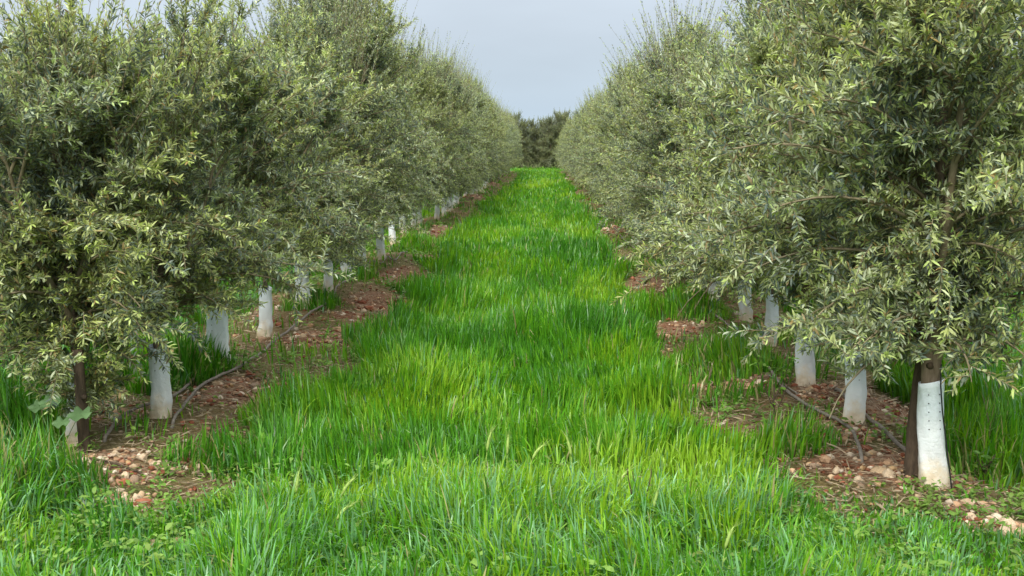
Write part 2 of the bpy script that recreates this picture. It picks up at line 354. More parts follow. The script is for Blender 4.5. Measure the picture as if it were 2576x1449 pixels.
def weeds(n, y0, y1, x0, x1):
    u = rng.random(n); y = 1 / (1 / y0 + (1 / y1 - 1 / y0) * u); x = x0 + (x1 - x0) * rng.random(n)
    st = strip(x, y); cl = fbm(x * 1.8, y * 1.5, 91, 3)
    keep = rng.random(n) < np.where((st > .05) | (y < 5.9), np.clip((cl - .38) * 4, 0.03, 1) * np.clip(1.3 - 1.6 * soilness(x, y), .05, 1), .015)
    x, y = x[keep], y[keep]; n = len(x); k = 12
    X = np.repeat(x, k); Y = np.repeat(y, k); hh = np.repeat(rng.uniform(.03, .13, n), k) * rng.random(n * k)
    a_ = rng.uniform(0, 2 * np.pi, n * k); rr = rng.uniform(0, .05, n * k)
    P = np.stack([X + rr * np.cos(a_), Y + rr * np.sin(a_), gz(X, Y) + hh], -1)
    D = unit(np.stack([np.cos(a_), np.sin(a_), rng.uniform(-.2, .9, n * k)], -1)); U = unit(np.array([0, 0, 1.]) + rng.normal(0, .35, (n * k, 3)))
    big = np.repeat(rng.uniform(.45, 1.1, n) * (1 + y / 22), k)
    c = np.repeat(np.array([[.13, .26, .045]]) * rng.uniform(.6, 1.5, (n, 1)) * np.array([1, 1, 1]) + rng.uniform(0, .06, (n, 1)) * np.array([1, .6, .2]), k, 0)
    return leaf_cards(P, D, U, rng.uniform(.018, .045, n * k) * big, rng.uniform(.012, .024, n * k) * big, c)
parts = [weeds(8000, 4.2, 13, -4, 3.8), weeds(9000, 13, 60, -3.8, 3.6)]
off = 0; VV = []; LL = []; SS = []; CC = []
for V, l, s, c in parts: VV.append(V); LL.append(l + off); SS.append(s); CC.append(c); off += len(V)
me = np_mesh('weeds', np.vstack(VV), np.concatenate(LL), np.concatenate(SS), np.vstack(CC), False, [M_weed])
tag(link('weeds', me), 'low broad-leaved weeds growing along the edges of the soil strips', 'weeds', kind='stuff')

# ------------------------------------------------------------------ olive trees
def olive(seed, H=3.4, zlow=.70, Rmax=1.04, limbs=100, dense=1.25, silver=.5, skirt=.42, slope=2.3, thick=1.0, top=1.0, thin=None, shoot=1.0, sprout=(.58, 1.9, 110)):
    g = np.random.default_rng(seed); rnd = random.Random(seed)
    def env(z):                                                   # crown radius at a height
        t = np.clip((z - zlow) / (H - zlow), 0, 1)
        return Rmax * np.clip(np.minimum(skirt + slope * t, 1.12 - .86 * t ** 1.35), .18, 1)
    # leader
    n = 20; zz = np.linspace(-.05, H * .93, n); wob = np.cumsum(g.normal(0, .020, (n, 2)), 0); wob -= wob[0]; wob *= np.clip((zz - .35) / .5, .05, 1)[:, None]
    lead = np.column_stack([wob, zz]); lr = np.interp(zz, [0, .55, .75, 1.2, H], [.020, .020, .028, .026, .006]) * thick
    trunk = MB(); trunk.tube(lead, lr, 9, rough=.08, rnd=rnd)
    br = MB()
    TW = []; FL = []                                                       # twig polylines (5 points)
    gold = 2.399963; az = g.uniform(0, 6.28)
    co = []
    for k in range(3):                                            # rising scaffold limbs
        a_ = az + k * 2.1 + g.normal(0, .3); z0 = g.uniform(.62, .95); pts = []; 
        for i in range(9):
            t = i / 8; r_ = .42 * t ** .8 * g.uniform(.9, 1.05); pts.append([r_ * math.cos(a_ + .3 * t), r_ * math.sin(a_ + .3 * t), z0 + t * (H * .78 - z0)])
        pts = np.array(pts); pts[:, :2] += np.array([np.interp(z0, zz, lead[:, 0]), np.interp(z0, zz, lead[:, 1])]); co.append(pts)
        br.tube(pts, np.linspace(.026, .006, 9), 6, caps=False)
    axes = [lead] + co
    for k in range(limbs):
        t = (k + g.random()) / limbs; z0 = .58 + (H * .93 - .58) * t ** 1.05
        ax = axes[0] if g.random() < .55 else axes[1 + g.integers(3)]
        z0 = min(max(z0, ax[:, 2].min()), ax[:, 2].max())
        s0 = np.array([np.interp(z0, ax[:, 2], ax[:, 0]), np.interp(z0, ax[:, 2], ax[:, 1]), z0])
        a_ = az + k * gold + g.normal(0, .25)
        if ax is not lead: a_ = math.atan2(s0[1], s0[0]) + g.normal(0, .9)
        Rr = env(z0 + .15) * (g.uniform(.70, 1.12) if k % 4 else g.uniform(.35, .6)); r0 = math.hypot(s0[0], s0[1]); Lh = max(Rr - r0 * .8, .15)
        el0 = R(np.interp(t, [0, .4, 1], [28, 45, 66]) + g.normal(0, 8)); el1 = R(np.interp(t, [0, .3, .7, 1], [-58, -12, 38, 70]) + g.normal(0, 12))
        if thin is not None and t > .60 and math.cos(a_ - thin) > .1 and g.random() < .72: continue
        m = 9; L = Lh / max(math.cos((el0 + el1) / 2), .45) * 1.05; P = [s0]; da = g.normal(0, .25)
        for i in range(m - 1):
            u = (i + .5) / (m - 1); el = el0 + (el1 - el0) * u; aa = a_ + da * u
            P.append(P[-1] + L / (m - 1) * np.array([math.cos(el) * math.cos(aa), math.cos(el) * math.sin(aa), math.sin(el)]))
        P = np.array(P); br.tube(P, np.linspace(.011, .0028, m), 4, caps=False)
        nt_ = int(g.integers(12, 17) * dense * (.6 + .55 * min(L, 1.3)))
        for j in range(nt_):
            u = .18 + .82 * (j + g.random()) / nt_; f = u * (m - 1); i = min(int(f), m - 2); p = P[i] + (P[i + 1] - P[i]) * (f - i)
            d = unit(P[i + 1] - P[i]); d = unit(d * .75 + g.normal(0, .62, 3) + np.array([0, 0, .25 + .25 * t]))
            l = g.uniform(.13, .30) * (1.3 if j == nt_ - 1 else 1); grav = np.interp(p[2], [.4, 1.2, 2.2, 3.2], [-.22, -.12, .15, .45]) + g.normal(0, .18)
            q = [p]; dd = d
            for s in range(4):
                dd = unit(dd + np.array([0, 0, grav * .28]) + g.normal(0, .08, 3)); q.append(q[-1] + dd * l / 4)
            TW.append(q)
    nrm_ = len(TW)
    for k in range(int(105 * dense * top)):                              # long upright shoots of this year, the wispy top
        z0 = H * g.uniform(.66, .95); a_ = g.uniform(0, 6.28); r_ = env(z0) * g.uniform(.1, .75)
        p = np.array([r_ * math.cos(a_), r_ * math.sin(a_), z0 - .1]); dd = unit(np.array([math.cos(a_) * .26 + g.normal(.10, .12), math.sin(a_) * .26 + g.normal(0, .12), 1])); l = g.uniform(.50, 1.05) * shoot; q = [p]
        if thin is not None and math.cos(a_ - thin) > .1 and g.random() < .7: continue
        for s in range(4): dd = unit(dd + g.normal(0, .05, 3)); q.append(q[-1] + dd * l / 4)
        TW.append(q)
    nsh = len(TW)
    for k in range(int(22 * dense)):                              # hanging shoots low on the skirt
        z0 = zlow + g.uniform(.25, .7); a_ = g.uniform(0, 6.28); r_ = env(z0) * g.uniform(.4, .95)
        p = np.array([r_ * math.cos(a_), r_ * math.sin(a_), z0]); dd = unit(np.array([math.cos(a_) * .8, math.sin(a_) * .8, -.4])); l = g.uniform(.15, .30); q = [p]
        for s in range(4): dd = unit(dd + np.array([0, 0, -.25]) + g.normal(0, .06, 3)); q.append(q[-1] + dd * l / 4)
        TW.append(q)
    for k in range(sprout[2]):                                    # short leafy sprouts close to the stem
        z0 = g.uniform(sprout[0], sprout[1]); a_ = g.uniform(0, 6.28); r_ = g.uniform(.03, .30) * min(1, .4 + (z0 - sprout[0]))
        p = np.array([np.interp(z0, zz, lead[:, 0]) + r_ * math.cos(a_), np.interp(z0, zz, lead[:, 1]) + r_ * math.sin(a_), z0]); dd = unit(np.array([math.cos(a_), math.sin(a_), g.normal(.2, .5)])); l = g.uniform(.12, .26); q = [p]
        for s in range(4): dd = unit(dd + g.normal(0, .10, 3)); q.append(q[-1] + dd * l / 4)
        TW.append(q)
    TW = np.array(TW)                                             # (T,5,3)
    SHT = np.zeros(len(TW), bool); SHT[nrm_:nsh] = True
    kp = (TW[:, -1, 2] > zlow - .14 + .1 * g.random(len(TW))); TW = TW[kp]; SHT = SHT[kp]
    # twig tubes, three-sided
    T = len(TW); dirs = unit(np.gradient(TW, axis=1)); sd_ = unit(np.cross(dirs, np.array([.3, .2, 1.]))); ud = np.cross(dirs, sd_)
    rad = np.linspace(.0028, .0010, 5)[None, :, None]
    ring = np.stack([TW + rad * (math.cos(x) * sd_ + math.sin(x) * ud) for x in (0, 2.094, 4.189)], 2)  # T,5,3,3
    base = (np.arange(T) * 15)[:, None]
    pat = np.array([[i * 3 + j, i * 3 + (j + 1) % 3, (i + 1) * 3 + (j + 1) % 3, (i + 1) * 3 + j] for i in range(4) for j in range(3)]).ravel()
    bV = np.vstack(br.V); bl = [i for f in br.F for i in f]; bs = [len(f) for f in br.F]
    Vall = np.vstack([bV, ring.reshape(-1, 3)]); lall = np.concatenate([bl, (base + pat).ravel() + len(bV)]); sall = np.concatenate([bs, np.full(T * 12, 4)])
    bme = np_mesh('branches', Vall, lall, sall, None, True, [M_twig])
    # leaves: opposite pairs along every twig, tighter at the tip
    seglen = np.linalg.norm(np.diff(TW, axis=1), axis=2).sum(1); LP = []; LD = []; LT = []; LZ = []
    for nd in range(27):
        u = (nd + .6) / 27 * np.ones(T); use = g.random(T) < np.where(SHT, .80, np.clip(seglen / .27, .4, 1.6) * .95)
        f = u * 4; i = np.minimum(f.astype(int), 3); fr = (f - i)[:, None]; ar = np.arange(T)
        p = TW[ar, i] * (1 - fr) + TW[ar, i + 1] * fr; d = dirs[ar, i]; s1 = sd_[ar, i]; u1 = ud[ar, i]
        ph = nd * 1.57 + g.normal(0, .4, T)
        for sg in (0, math.pi):
            e_ = np.cos(ph + sg)[:, None] * s1 + np.sin(ph + sg)[:, None] * u1
            op = np.where(SHT, g.uniform(.25, .8, T), g.uniform(.5, 1.7, T))[:, None]
            D = unit(d + e_ * op + g.normal(0, .30, (T, 3)) + np.array([0, 0, .28]))
            LP.append(p[use]); LD.append(D[use]); LT.append(u[use]); LZ.append(SHT[use]); 
    shl = np.concatenate(LZ); P = np.vstack(LP); D = np.vstack(LD); tipn = np.concatenate(LT); n = len(P)
    k = P[:, 2] > zlow - .17; P, D, tipn, shl = P[k], D[k], tipn[k], shl[k]; n = len(P)
    U = unit(np.array([0, 0, 1.]) + g.normal(0, .55, (n, 3)))
    ln = g.uniform(.032, .060, n) * np.where(tipn > .85, .8, 1) * np.where(shl, .85, 1); wd = g.uniform(.0085, .0135, n) * np.where(shl, .7, 1)
    rc = fbm(P[:, 0] * 3 + seed, P[:, 2] * 3 + P[:, 1] * 2, 5, 3); q = g.random(n) + (rc - .5) * .8
    c_dark = np.array([.135, .175, .135]); c_mid = np.array([.37, .415, .18]); c_sil = np.array([.50, .55, .37]); c_new = np.array([.44, .54, .19])
    col = np.where(q[:, None] < .34, c_dark, np.where(q[:, None] < .36 + .9 * (1 - silver), c_mid, c_sil))
    nw = (tipn > .80) & (g.random(n) < .5); col = np.where(nw[:, None], c_new, col)
    br_ = g.random(n) < .05; col = np.where(br_[:, None], np.array([.30, .22, .10]), col)
    wm = np.clip((fbm(P[:, 0] * 1.7 + seed * 3, P[:, 2] * 1.9 + P[:, 1] * 1.3, 9, 3) - .36) / .28, 0, 1)[:, None]
    col = col * (np.array([.86, .91, .96]) + wm * np.array([.18, .14, -.14]))
    col = col * g.uniform(.70, 1.25, n)[:, None]
    V, l, s, c = leaf_cards(P, D, U, ln, wd, col)
    lme = np_mesh('crown', V, l, s, c, False, [M_leaf])
    return trunk.mesh('trunk', M_bark), bme, lme, n
VAR = []
specs = [dict(seed=101, H=2.35, zlow=.30, Rmax=1.14, limbs=110, skirt=.20, slope=1.7, top=.6, sprout=(.30, 1.7, 420)), dict(seed=102, H=3.35, zlow=.66, Rmax=1.10, limbs=122, skirt=.5, thin=-2.2, sprout=(.78, 2.4, 620)), dict(seed=103, H=2.32, zlow=.76, Rmax=1.10, limbs=80, shoot=.7, top=.7), dict(seed=104, H=2.4, Rmax=1.08, zlow=.76, limbs=84, shoot=.7, top=.7),
         dict(seed=105, H=3.55, zlow=.68), dict(seed=106, H=3.4, Rmax=1.08), dict(seed=107, H=3.4, zlow=.56, skirt=.5, shoot=1.25), dict(seed=108, H=3.25, silver=.6, zlow=.56, skirt=.5, shoot=1.3),
         dict(seed=109, H=3.4, zlow=.12, Rmax=1.25, limbs=170, skirt=.85),
         dict(seed=110, H=2.38, zlow=.62, Rmax=1.02, limbs=88, skirt=.55, shoot=.8, top=.7)]
for s in specs:
    r_ = olive(**s); VAR.append(r_[:3]); print('olive leaves', r_[3])
def tree(name, var, x, y, rz, s, label, group, sz=1.0, lean=0):
    e_ = empty(name, (x, y, float(gz(x, y)) - .02), rz); e_.scale = (s, s, s * sz)
    if lean: e_.rotation_euler = (Matrix.Rotation(lean, 3, 'Y') @ Matrix.Rotation(rz, 3, 'Z')).to_euler()
    tag(e_, label, 'tree', group)
    for nm, me_ in zip(('trunk', 'branches', 'crown'), VAR[var]): link(nm, me_, e_)
    return e_
ORD = ['first', 'second', 'third', 'fourth', 'fifth', 'sixth', 'seventh', 'eighth', 'ninth', 'tenth', 'eleventh', 'twelfth', 'thirteenth', 'fourteenth']
tubeL = [(196, 1120), (403, 1050), (553, 928), (665, 848), (765, 778), (825, 738), (874, 700), (914, 680), (960, 652), (988, 617), (1013, 587), (1040, 574), (1056, 566)]
tubeR = [(2346, 1218), (2153, 1065), (2022, 970), (1937, 870), (1876, 808), (1797, 757), (1754, 730), (1722, 698)]
posL = [at(*p) for p in tubeL]; posR = [at(*p) for p in tubeR]
print('L', [(round(a_, 2), round(b_, 2)) for a_, b_ in posL]); print('R', [(round(a_, 2), round(b_, 2)) for a_, b_ in posR])
rr = random.Random(5)
LEAN_L = [(.0, 0), (.02, 0), (-.03, 0), (.05, 0), (-.05, 0), (.02, 0), (-.08, 0), (-.07, 0), (-.05, 0), (-.07, 0), (.02, 0), (.04, 0), (0, 0)]
LEAN_R = [(-.055, 0), (-.05, .02), (.03, 0), (.02, 0), (-.05, 0), (.0, 0), (-.03, 0), (-.06, 0)]
def extend(pos, rowx, yend):
    while pos[-1][1] < yend:
        y = pos[-1][1] + SP + rr.uniform(-.08, .08); pos.append((rowx + rr.uniform(-.07, .07), y))
extend(posL, ROWL, 86); extend(posR, ROWR, 88)
look = {('left', 0): 'bushy olive tree nearest the camera on the left, skirt hanging over a dark stake',
        ('right', 0): 'olive tree nearest the camera on the right, rising from a tall white guard'}
for side, pos in (('left', posL), ('right', posR)):
    for i, (x, y) in enumerate(pos):
        if i < 14:
            lb = look.get((side, i), 'grey-green olive tree, %s from the camera in the %s-hand row' % (ORD[i], side)); gp = 'olive trees in the %s-hand row' % side
        elif i < len(pos) - 1: lb = 'distant olive tree merging into a hedge far down the %s row' % side; gp = 'distant olive trees of the %s-hand row' % side
        else: lb = 'last olive tree at the far end of the %s-hand row' % side; gp = 'olive trees in the %s-hand row' % side
        if i == 0: v = 0 if side == 'left' else 1; rz = 0.4 if side == 'left' else 2.2; s = 1.0
        elif side == 'right' and i < 5: v = 9; rz = 1.3 * i; s = 1 + .03 * (i % 2)
        else: v = 2 + (i + (side == 'left')) % 2 if i < 4 else (2 + i % 2 if side == 'right' and i == 4 else 4 + rr.randrange(4) if i < (9 if side == 'left' else 5) else 6 + rr.randrange(2) if side == 'left' else 5 + rr.randrange(3)); rz = rr.uniform(0, 6.28); s = rr.uniform(.94, 1.05)
        low = {'left': [.90, .92, .94, .98, .82, .9], 'right': [1, 1, 1, .96, .90, .70, .76, .78]}[side]
        tree('olive_tree', v, x, y, rz, s, lb, gp, low[i] if i < len(low) else (1.0 if side == 'left' else rr.uniform(.80, .92)), 0 if (i == 0 and side == 'right') or i >= len(LEAN_L if side == 'left' else LEAN_R) else (LEAN_L if side == 'left' else LEAN_R)[i][0])
for rowx, y0, y1, wh in ((-6.8, 7, 60, 'left'), (6.25, 7, 60, 'right'), (-11.15, 10, 46, 'left'), (10.6, 10, 46, 'right')):
    far = abs(rowx) > 9; y = y0
    while y < y1:
        tree('olive_tree', 4 + rr.randrange(4), rowx + rr.uniform(-.1, .1), y, rr.uniform(0, 6.28), rr.uniform(.94, 1.06),
             'olive tree of the %s row over, glimpsed through the %s row' % ('second' if far else 'next', wh), 'olive trees of the %s row over on the %s' % ('second' if far else 'next', wh), .80)
        y += SP if not far else SP * 1.2
# trees closing the alley at the far end, their dimmer light painted into the leaves
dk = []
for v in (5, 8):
    m2 = VAR[v][2].copy(); m2.materials.clear(); m2.materials.append(M_leafshade); dk.append((VAR[v][0], VAR[v][1], m2))
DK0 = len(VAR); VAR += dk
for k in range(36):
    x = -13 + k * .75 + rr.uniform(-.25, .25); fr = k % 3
    lb = 'tall shaded tree in the line closing the far end of the alley'; gp = 'shaded trees beyond the rows'
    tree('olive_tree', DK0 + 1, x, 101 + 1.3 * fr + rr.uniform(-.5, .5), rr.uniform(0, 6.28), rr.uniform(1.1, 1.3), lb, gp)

# ------------------------------------------------------------------ trunk guards
def guard(x, y, h, w_, lean, rz, seed, label, group, flare=0, torn=0, d=.64):
    rnd = random.Random(seed); k = 28; n = 20; V = []
    for i in range(n):
        t = i / (n - 1)
        for j in range(k):
            a_ = 2 * math.pi * j / k
            rx = w_ / 2 * (1 + flare * (1 - t) ** 4 * .5); ry = w_ / 2 * d
            cr = 1 + .10 * math.sin(3 * a_ + 5 * t + seed) * (1 - t) + .07 * math.sin(7 * a_ + 11 * t + seed * 2) * (1 - t) ** .7
            cr += .30 * (vnoise(a_ * 1.6 + seed * 7, t * 7 + seed, 3) - .5) * (1.15 - t) * (1 if d < .9 else .4) + .04 * (vnoise(a_ * 5 + seed, t * 16, 4) - .5)
            zt = h * t + (.012 * math.sin(a_ + seed) + torn * max(0, math.cos(a_ * 1 + seed)) * .05) * t
            V.append((rx * cr * math.cos(a_) + .004 * math.sin(5 * t + seed), ry * cr * math.sin(a_), zt))
    F = [(i * k + j, i * k + (j + 1) % k, (i + 1) * k + (j + 1) % k, (i + 1) * k + j) for i in range(n - 1) for j in range(k)]
    V = np.array(V); th = .0025; rin = V.copy(); rr_ = np.linalg.norm(V[:, :2], axis=1)[:, None]; rin[:, :2] *= (rr_ - th) / rr_
    mb = MB(); mb.add(V, F); mb.add(rin, [f[::-1] for f in F]); top = (n - 1) * k; nn = n * k
    mb.F += [(top + j, top + (j + 1) % k, nn + top + (j + 1) % k, nn + top + j) for j in range(k)]
    e_ = empty('trunk_guard', (x, y, float(gz(x, y)) - .015), rz); e_.rotation_euler = (lean[1], lean[0], rz)
    tag(e_, label, 'tree guard', group)
    link('sleeve', mb.mesh('sleeve', M_guard), e_)
    return e_
def holes(e_, h, w_, cols, rows, z0, d=.64):
    mb = MB()
    for a_ in cols:
        for i in range(rows):
            z = z0 + i * .042; c = np.array([w_ / 2 * 1.02 * math.cos(a_), w_ / 2 * d * 1.02 * math.sin(a_), z])
            nrm = unit(np.array([math.cos(a_), math.sin(a_) / d, 0])); mb.tube([c - nrm * .002, c + nrm * .002], .0028, 8)
    link('vent_hole', mb.mesh('vent_hole', M_black), e_)
GR = 'white plastic trunk guards'
descL = ['mostly hidden white trunk guard behind the dark stake of the nearest left tree', 'slim clean white trunk guard, second in the left row', 'wide crumpled white trunk guard stained tan at the foot, left row',
         'white trunk guard with a curved right edge, just beyond the wide crumpled one', 'crumpled white trunk guard with a wrinkled tan foot, fifth in the left row', 'narrow white trunk guard half hidden by leaves, sixth in the left row',
         'leaning white trunk guard above the bend of the grey hose in the left row', 'thin pale trunk guard with a dirty left half, eighth in the left row', 'small white trunk guard, ninth in the left row',
         'small leaning white trunk guard, tenth in the left row', 'short bright trunk guard next to a patch of tall grass, eleventh in the left row']
descR = ['tall white trunk guard with rows of small holes, nearest on the right', 'leaning white trunk guard with a torn foot, second in the right row', 'short white trunk guard with tan foot, third in the right row',
         'white trunk guard half hidden by leaves and weeds, fourth in the right row', 'white trunk guard with an open round top among leaves, fifth in the right row', 'pale blue-white trunk guard standing in grass, sixth in the right row',
         'pale trunk guard under low leaves, seventh in the right row', 'small white trunk guard with a reddish foot, eighth in the right row']
HL = [.50, .44, .535, .45, .46, .46, .47, .46, .45, .45, .40, .42, .42]; WL = [.10, .115, .155, .11, .14, .10, .12, .10, .11, .11, .13, .10, .10]
HR = [.525, .46, .40, .44, .44, .42, .42, .40]; WR = [.122, .115, .125, .11, .13, .115, .11, .12]
for side, pos, desc, LE, HH, WW in (('left', posL, descL, LEAN_L, HL, WL), ('right', posR, descR, LEAN_R, HR, WR)):
    for i, (x, y) in enumerate(pos):
        if i > 30: break
        known = i < len(HH)
        h = HH[i] if known else rr.uniform(.42, .5); w_ = WW[i] if known else rr.uniform(.10, .14); le = LE[i] if known else (rr.uniform(-.02, .02), 0)
        lb = desc[i] if i < len(desc) else 'one of the far white trunk guards glimpsed at the foot of the %s-hand row' % side
        gp = GR if i < len(desc) else 'far trunk guards of the %s-hand row' % side
        g_ = guard(x, y, h, w_, le, rr.uniform(-.25, .25), i * 3 + (side == 'left') + 2, lb, gp, flare=rr.uniform(0, .5), torn=(side == 'right' and i == 1) * 1.0, d=.98 if side == 'right' and i == 0 else .64)
        if side == 'right' and i == 0: holes(g_, h, w_, (-2.0, -1.15), 5, .30, .98)
        if side == 'left' and i in (1, 2): holes(g_, h, w_, (-1.9,), 3, .30)
        if side == 'right' and i == 1: holes(g_, h, w_, (-2.4, -1.2), 3, .28)

# ------------------------------------------------------------------ wooden stakes beside the two end trees
def stake(px, py, h, r0, lean, label, seed):
    x, y = at(px, py); rnd = random.Random(seed); mb = MB(); n = 16
    pts = [(lean * t + .006 * math.sin(4 * t + seed), .004 * math.sin(6 * t), -.05 + (h + .05) * t) for t in np.linspace(0, 1, n)]
    mb.tube(pts, [r0 * (1.08 - .2 * t) for t in np.linspace(0, 1, n)], 12, rough=.05, rnd=rnd)
    e_ = empty('wooden_stake', (x, y, float(gz(x, y))), 0); tag(e_, label, 'stake'); link('post', mb.mesh('post', M_stake), e_)
    kn = MB(); kn.tube([(r0 * .3, -r0 * .85, h * .55), (r0 * .35, -r0 * 1.12, h * .56)], [.018, .010], 8); link('knot', kn.mesh('knot', M_stake), e_)
    return e_
stake(2298, 1195, .80, .047, .045, 'thick dark weathered wooden stake standing left of the nearest right-hand trunk guard', 3)
stake(218, 1138, .55, .030, -.03, 'slim dark brown wooden stake standing under the nearest left-hand tree', 4)
# pruned stump of the nearest right trunk: thicker light-barked stem above the guard, with a knot
x, y = posR[0]; mb = MB(); n = 12; rnd = random.Random(9); T0 = [o for o in sc.objects if o.name.startswith('olive_tree') and abs(o.location.x - x) < .01 and abs(o.location.y - y) < .01][0]
def in_tree(T0, mb, name, m):
    me_ = mb.mesh(name, m); me_.transform(Matrix.Rotation(-T0.rotation_euler.z, 4, 'Z')); return link(name, me_, T0)
mb.tube([(-.012 - .035 * t, .0, .02 + .76 * t) for t in np.linspace(0, 1, n)], [.037 + .004 * t for t in np.linspace(0, 1, n)], 14, rough=.05, rnd=rnd)
mb.tube([(-.05, 0, .74), (-.16, .02, .95), (-.22, .02, 1.25), (-.25, .03, 1.6)], [.032, .028, .022, .014], 9, rough=.05, rnd=rnd)
mb.tube([(-.05, 0, .72), (.04, .01, .90), (.09, .02, 1.2), (.12, .02, 1.7)], [.034, .030, .024, .014], 9, rough=.05, rnd=rnd)
in_tree(T0, mb, 'trunk_limb', M_bark)
mb = MB(); mb.tube([(-.045, -.030, .610), (-.046, -.045, .612)], [.021, .015], 10); mb.tube([(-.046, -.0455, .612), (-.046, -.0470, .612)], [.010, .009], 10)
in_tree(T0, mb, 'knot', M_stake)
# red tie on the same tree
m, t, b = mat('red_plastic', .5, .4); b.inputs['Base Color'].default_value = (.45, .06, .03, 1)
mb = MB(); mb.tube([(.055 + .035 * math.cos(a_), .035 * math.sin(a_) * 1.1, .80 + .02 * math.cos(a_)) for a_ in np.linspace(0, 6.2, 14)], .006, 6)
mb.tube([(.08, -.04, .82), (.085, -.055, .86), (.07, -.06, .91)], [.012, .014, .004], 6)
in_tree(T0, mb, 'red_tie', m)
# thin black drip line running down the right guard into the ground
mb = MB(); gx_, gy_ = posR[0]; gz_ = float(gz(gx_, gy_))
mb.tube([(gx_ - .004, gy_ - .062, gz_ + .60), (gx_ - .004, gy_ - .066, gz_ + .50), (gx_ + .008, gy_ - .068, gz_ + .38), (gx_ + .035, gy_ - .072, gz_ + .20), (gx_ + .06, gy_ - .085, gz_ + .02), (gx_ + .062, gy_ - .095, gz_ - .02)], .0035, 6)
o = link('drip_line', mb.mesh('drip_line', M_black)); tag(o, 'thin black line hanging down the front of the nearest right-hand white guard', 'cord')
# ------------------------------------------------------------------ grey drip hoses lying on the soil
def smooth_path(pts, k=6):
    pts = np.array(pts, float); out = []
    for i in range(len(pts) - 1):
        p0 = pts[max(i - 1, 0)]; p1 = pts[i]; p2 = pts[i + 1]; p3 = pts[min(i + 2, len(pts) - 1)]
        for s in range(k):
            t = s / k; out.append(.5 * ((2 * p1) + (-p0 + p2) * t + (2 * p0 - 5 * p1 + 4 * p2 - p3) * t * t + (-p0 + 3 * p1 - 3 * p2 + p3) * t ** 3))
    return np.array(out + [pts[-1]])
def hose(pix, r_, label, m=M_hose, name='drip_hose', cat='hose', group='grey drip hoses', dz=.012, arch=0):
    P = smooth_path([at(*p) for p in pix]); n = len(P)
    z = gz(P[:, 0], P[:, 1]) + dz + r_ + arch * np.sin(np.linspace(0, np.pi, n)); z[0] -= .03; z[-1] -= .03
    mb = MB(); mb.tube(np.column_stack([P, z]), r_, 8); o = link(name, mb.mesh(name, m)); tag(o, label, cat, group); return o
hose([(432, 1075), (470, 1020), (505, 982), (560, 952), (600, 935), (650, 905), (700, 862), (762, 813), (800, 785), (838, 758), (850, 728), (880, 712), (912, 690), (930, 668), (960, 668), (975, 650), (1002, 648), (1045, 610), (1085, 585)], .010, 'long grey hose snaking over stones along the left-hand row', arch=.02)
hose([(262, 1112), (300, 1068), (340, 1045), (385, 1030), (450, 1000), (520, 930)], .010, 'short grey hose emerging beside the nearest left-hand stake', arch=.02)
hose([(1540, 590), (1598, 628), (1625, 655), (1648, 672), (1672, 695), (1705, 730), (1742, 765), (1775, 790), (1812, 812), (1870, 860), (1925, 930), (1975, 995), (2010, 1020), (2060, 1048), (2105, 1068), (2140, 1090), (2155, 1120), (2168, 1165)], .010, 'long grey hose along the right-hand row, bending towards the camera at its near end', arch=.02)
hose([(2100, 985), (2135, 1020), (2165, 1050), (2190, 1075), (2225, 1100), (2262, 1135), (2300, 1170)], .011, 'straight grey hose stretch ending behind the thick dark stake', arch=.02)
hose([(222, 1160), (265, 1168), (310, 1182), (360, 1200)], .006, 'thin dark dead branch lying on pebbles below the nearest left-hand stake', M_stake, 'dead_branch', 'branch', None)
hose([(2010, 1000), (1960, 965), (1925, 945)], .006, 'thin dry stick lying on bare earth near the third right-hand guard', M_hose, 'dead_stick', 'stick', None)

# ------------------------------------------------------------------ stones
import bmesh
def stone_mesh(seed, c, flat=.6):
    bm = bmesh.new(); bmesh.ops.create_icosphere(bm, subdivisions=3, radius=.5); g = np.random.default_rng(seed)
    k = g.normal(0, 1, (7, 3)) * 1.6; ph = g.uniform(0, 6, 7); sc_ = (1, g.uniform(.65, .95), flat * g.uniform(.8, 1.15)); cuts = unit(g.normal(0, 1, (5, 3)))
    for v in bm.verts:
        p = np.array(v.co); s = 1 + sum(.045 * math.sin(float(p @ kk) * 3 + h) for kk, h in zip(k, ph)); p = p * s
        for cn in cuts:                                            # a few worn flats
            dd = float(p @ cn); 
            if dd > .40: p = p - cn * (dd - .40) * .8
        v.co = (p[0] * sc_[0], p[1] * sc_[1], p[2] * sc_[2])
    V = np.array([v.co[:] for v in bm.verts]); F = [tuple(v.index for v in f.verts) for f in bm.faces]; bm.free()
    mb = MB(); mb.add(V, F, c); return mb.mesh('stone', M_stone), V, F
SC = [(.50, .39, .26), (.42, .29, .19), (.56, .47, .35), (.36, .21, .13), (.50, .36, .20), (.64, .58, .48), (.30, .23, .17), (.50, .34, .22)]
STN = [stone_mesh(200 + i, SC[i % 8], .5 + .25 * (i % 3)) for i in range(16)]
def put_stone(x, y, s, v, label=None, group=None, rz=None):
    o = link('stone', STN[v % 16][0]); o.location = (x, y, float(gz(x, y)) + s * .04); o.scale = (s, s, s)
    o.rotation_euler = (rr.uniform(-.2, .2), rr.uniform(-.2, .2), rr.uniform(0, 6.28) if rz is None else rz)
    tag(o, label or 'one of the many small pale stones strewn on the bare earth strips', 'stone', group or 'small stones on the earth strips')
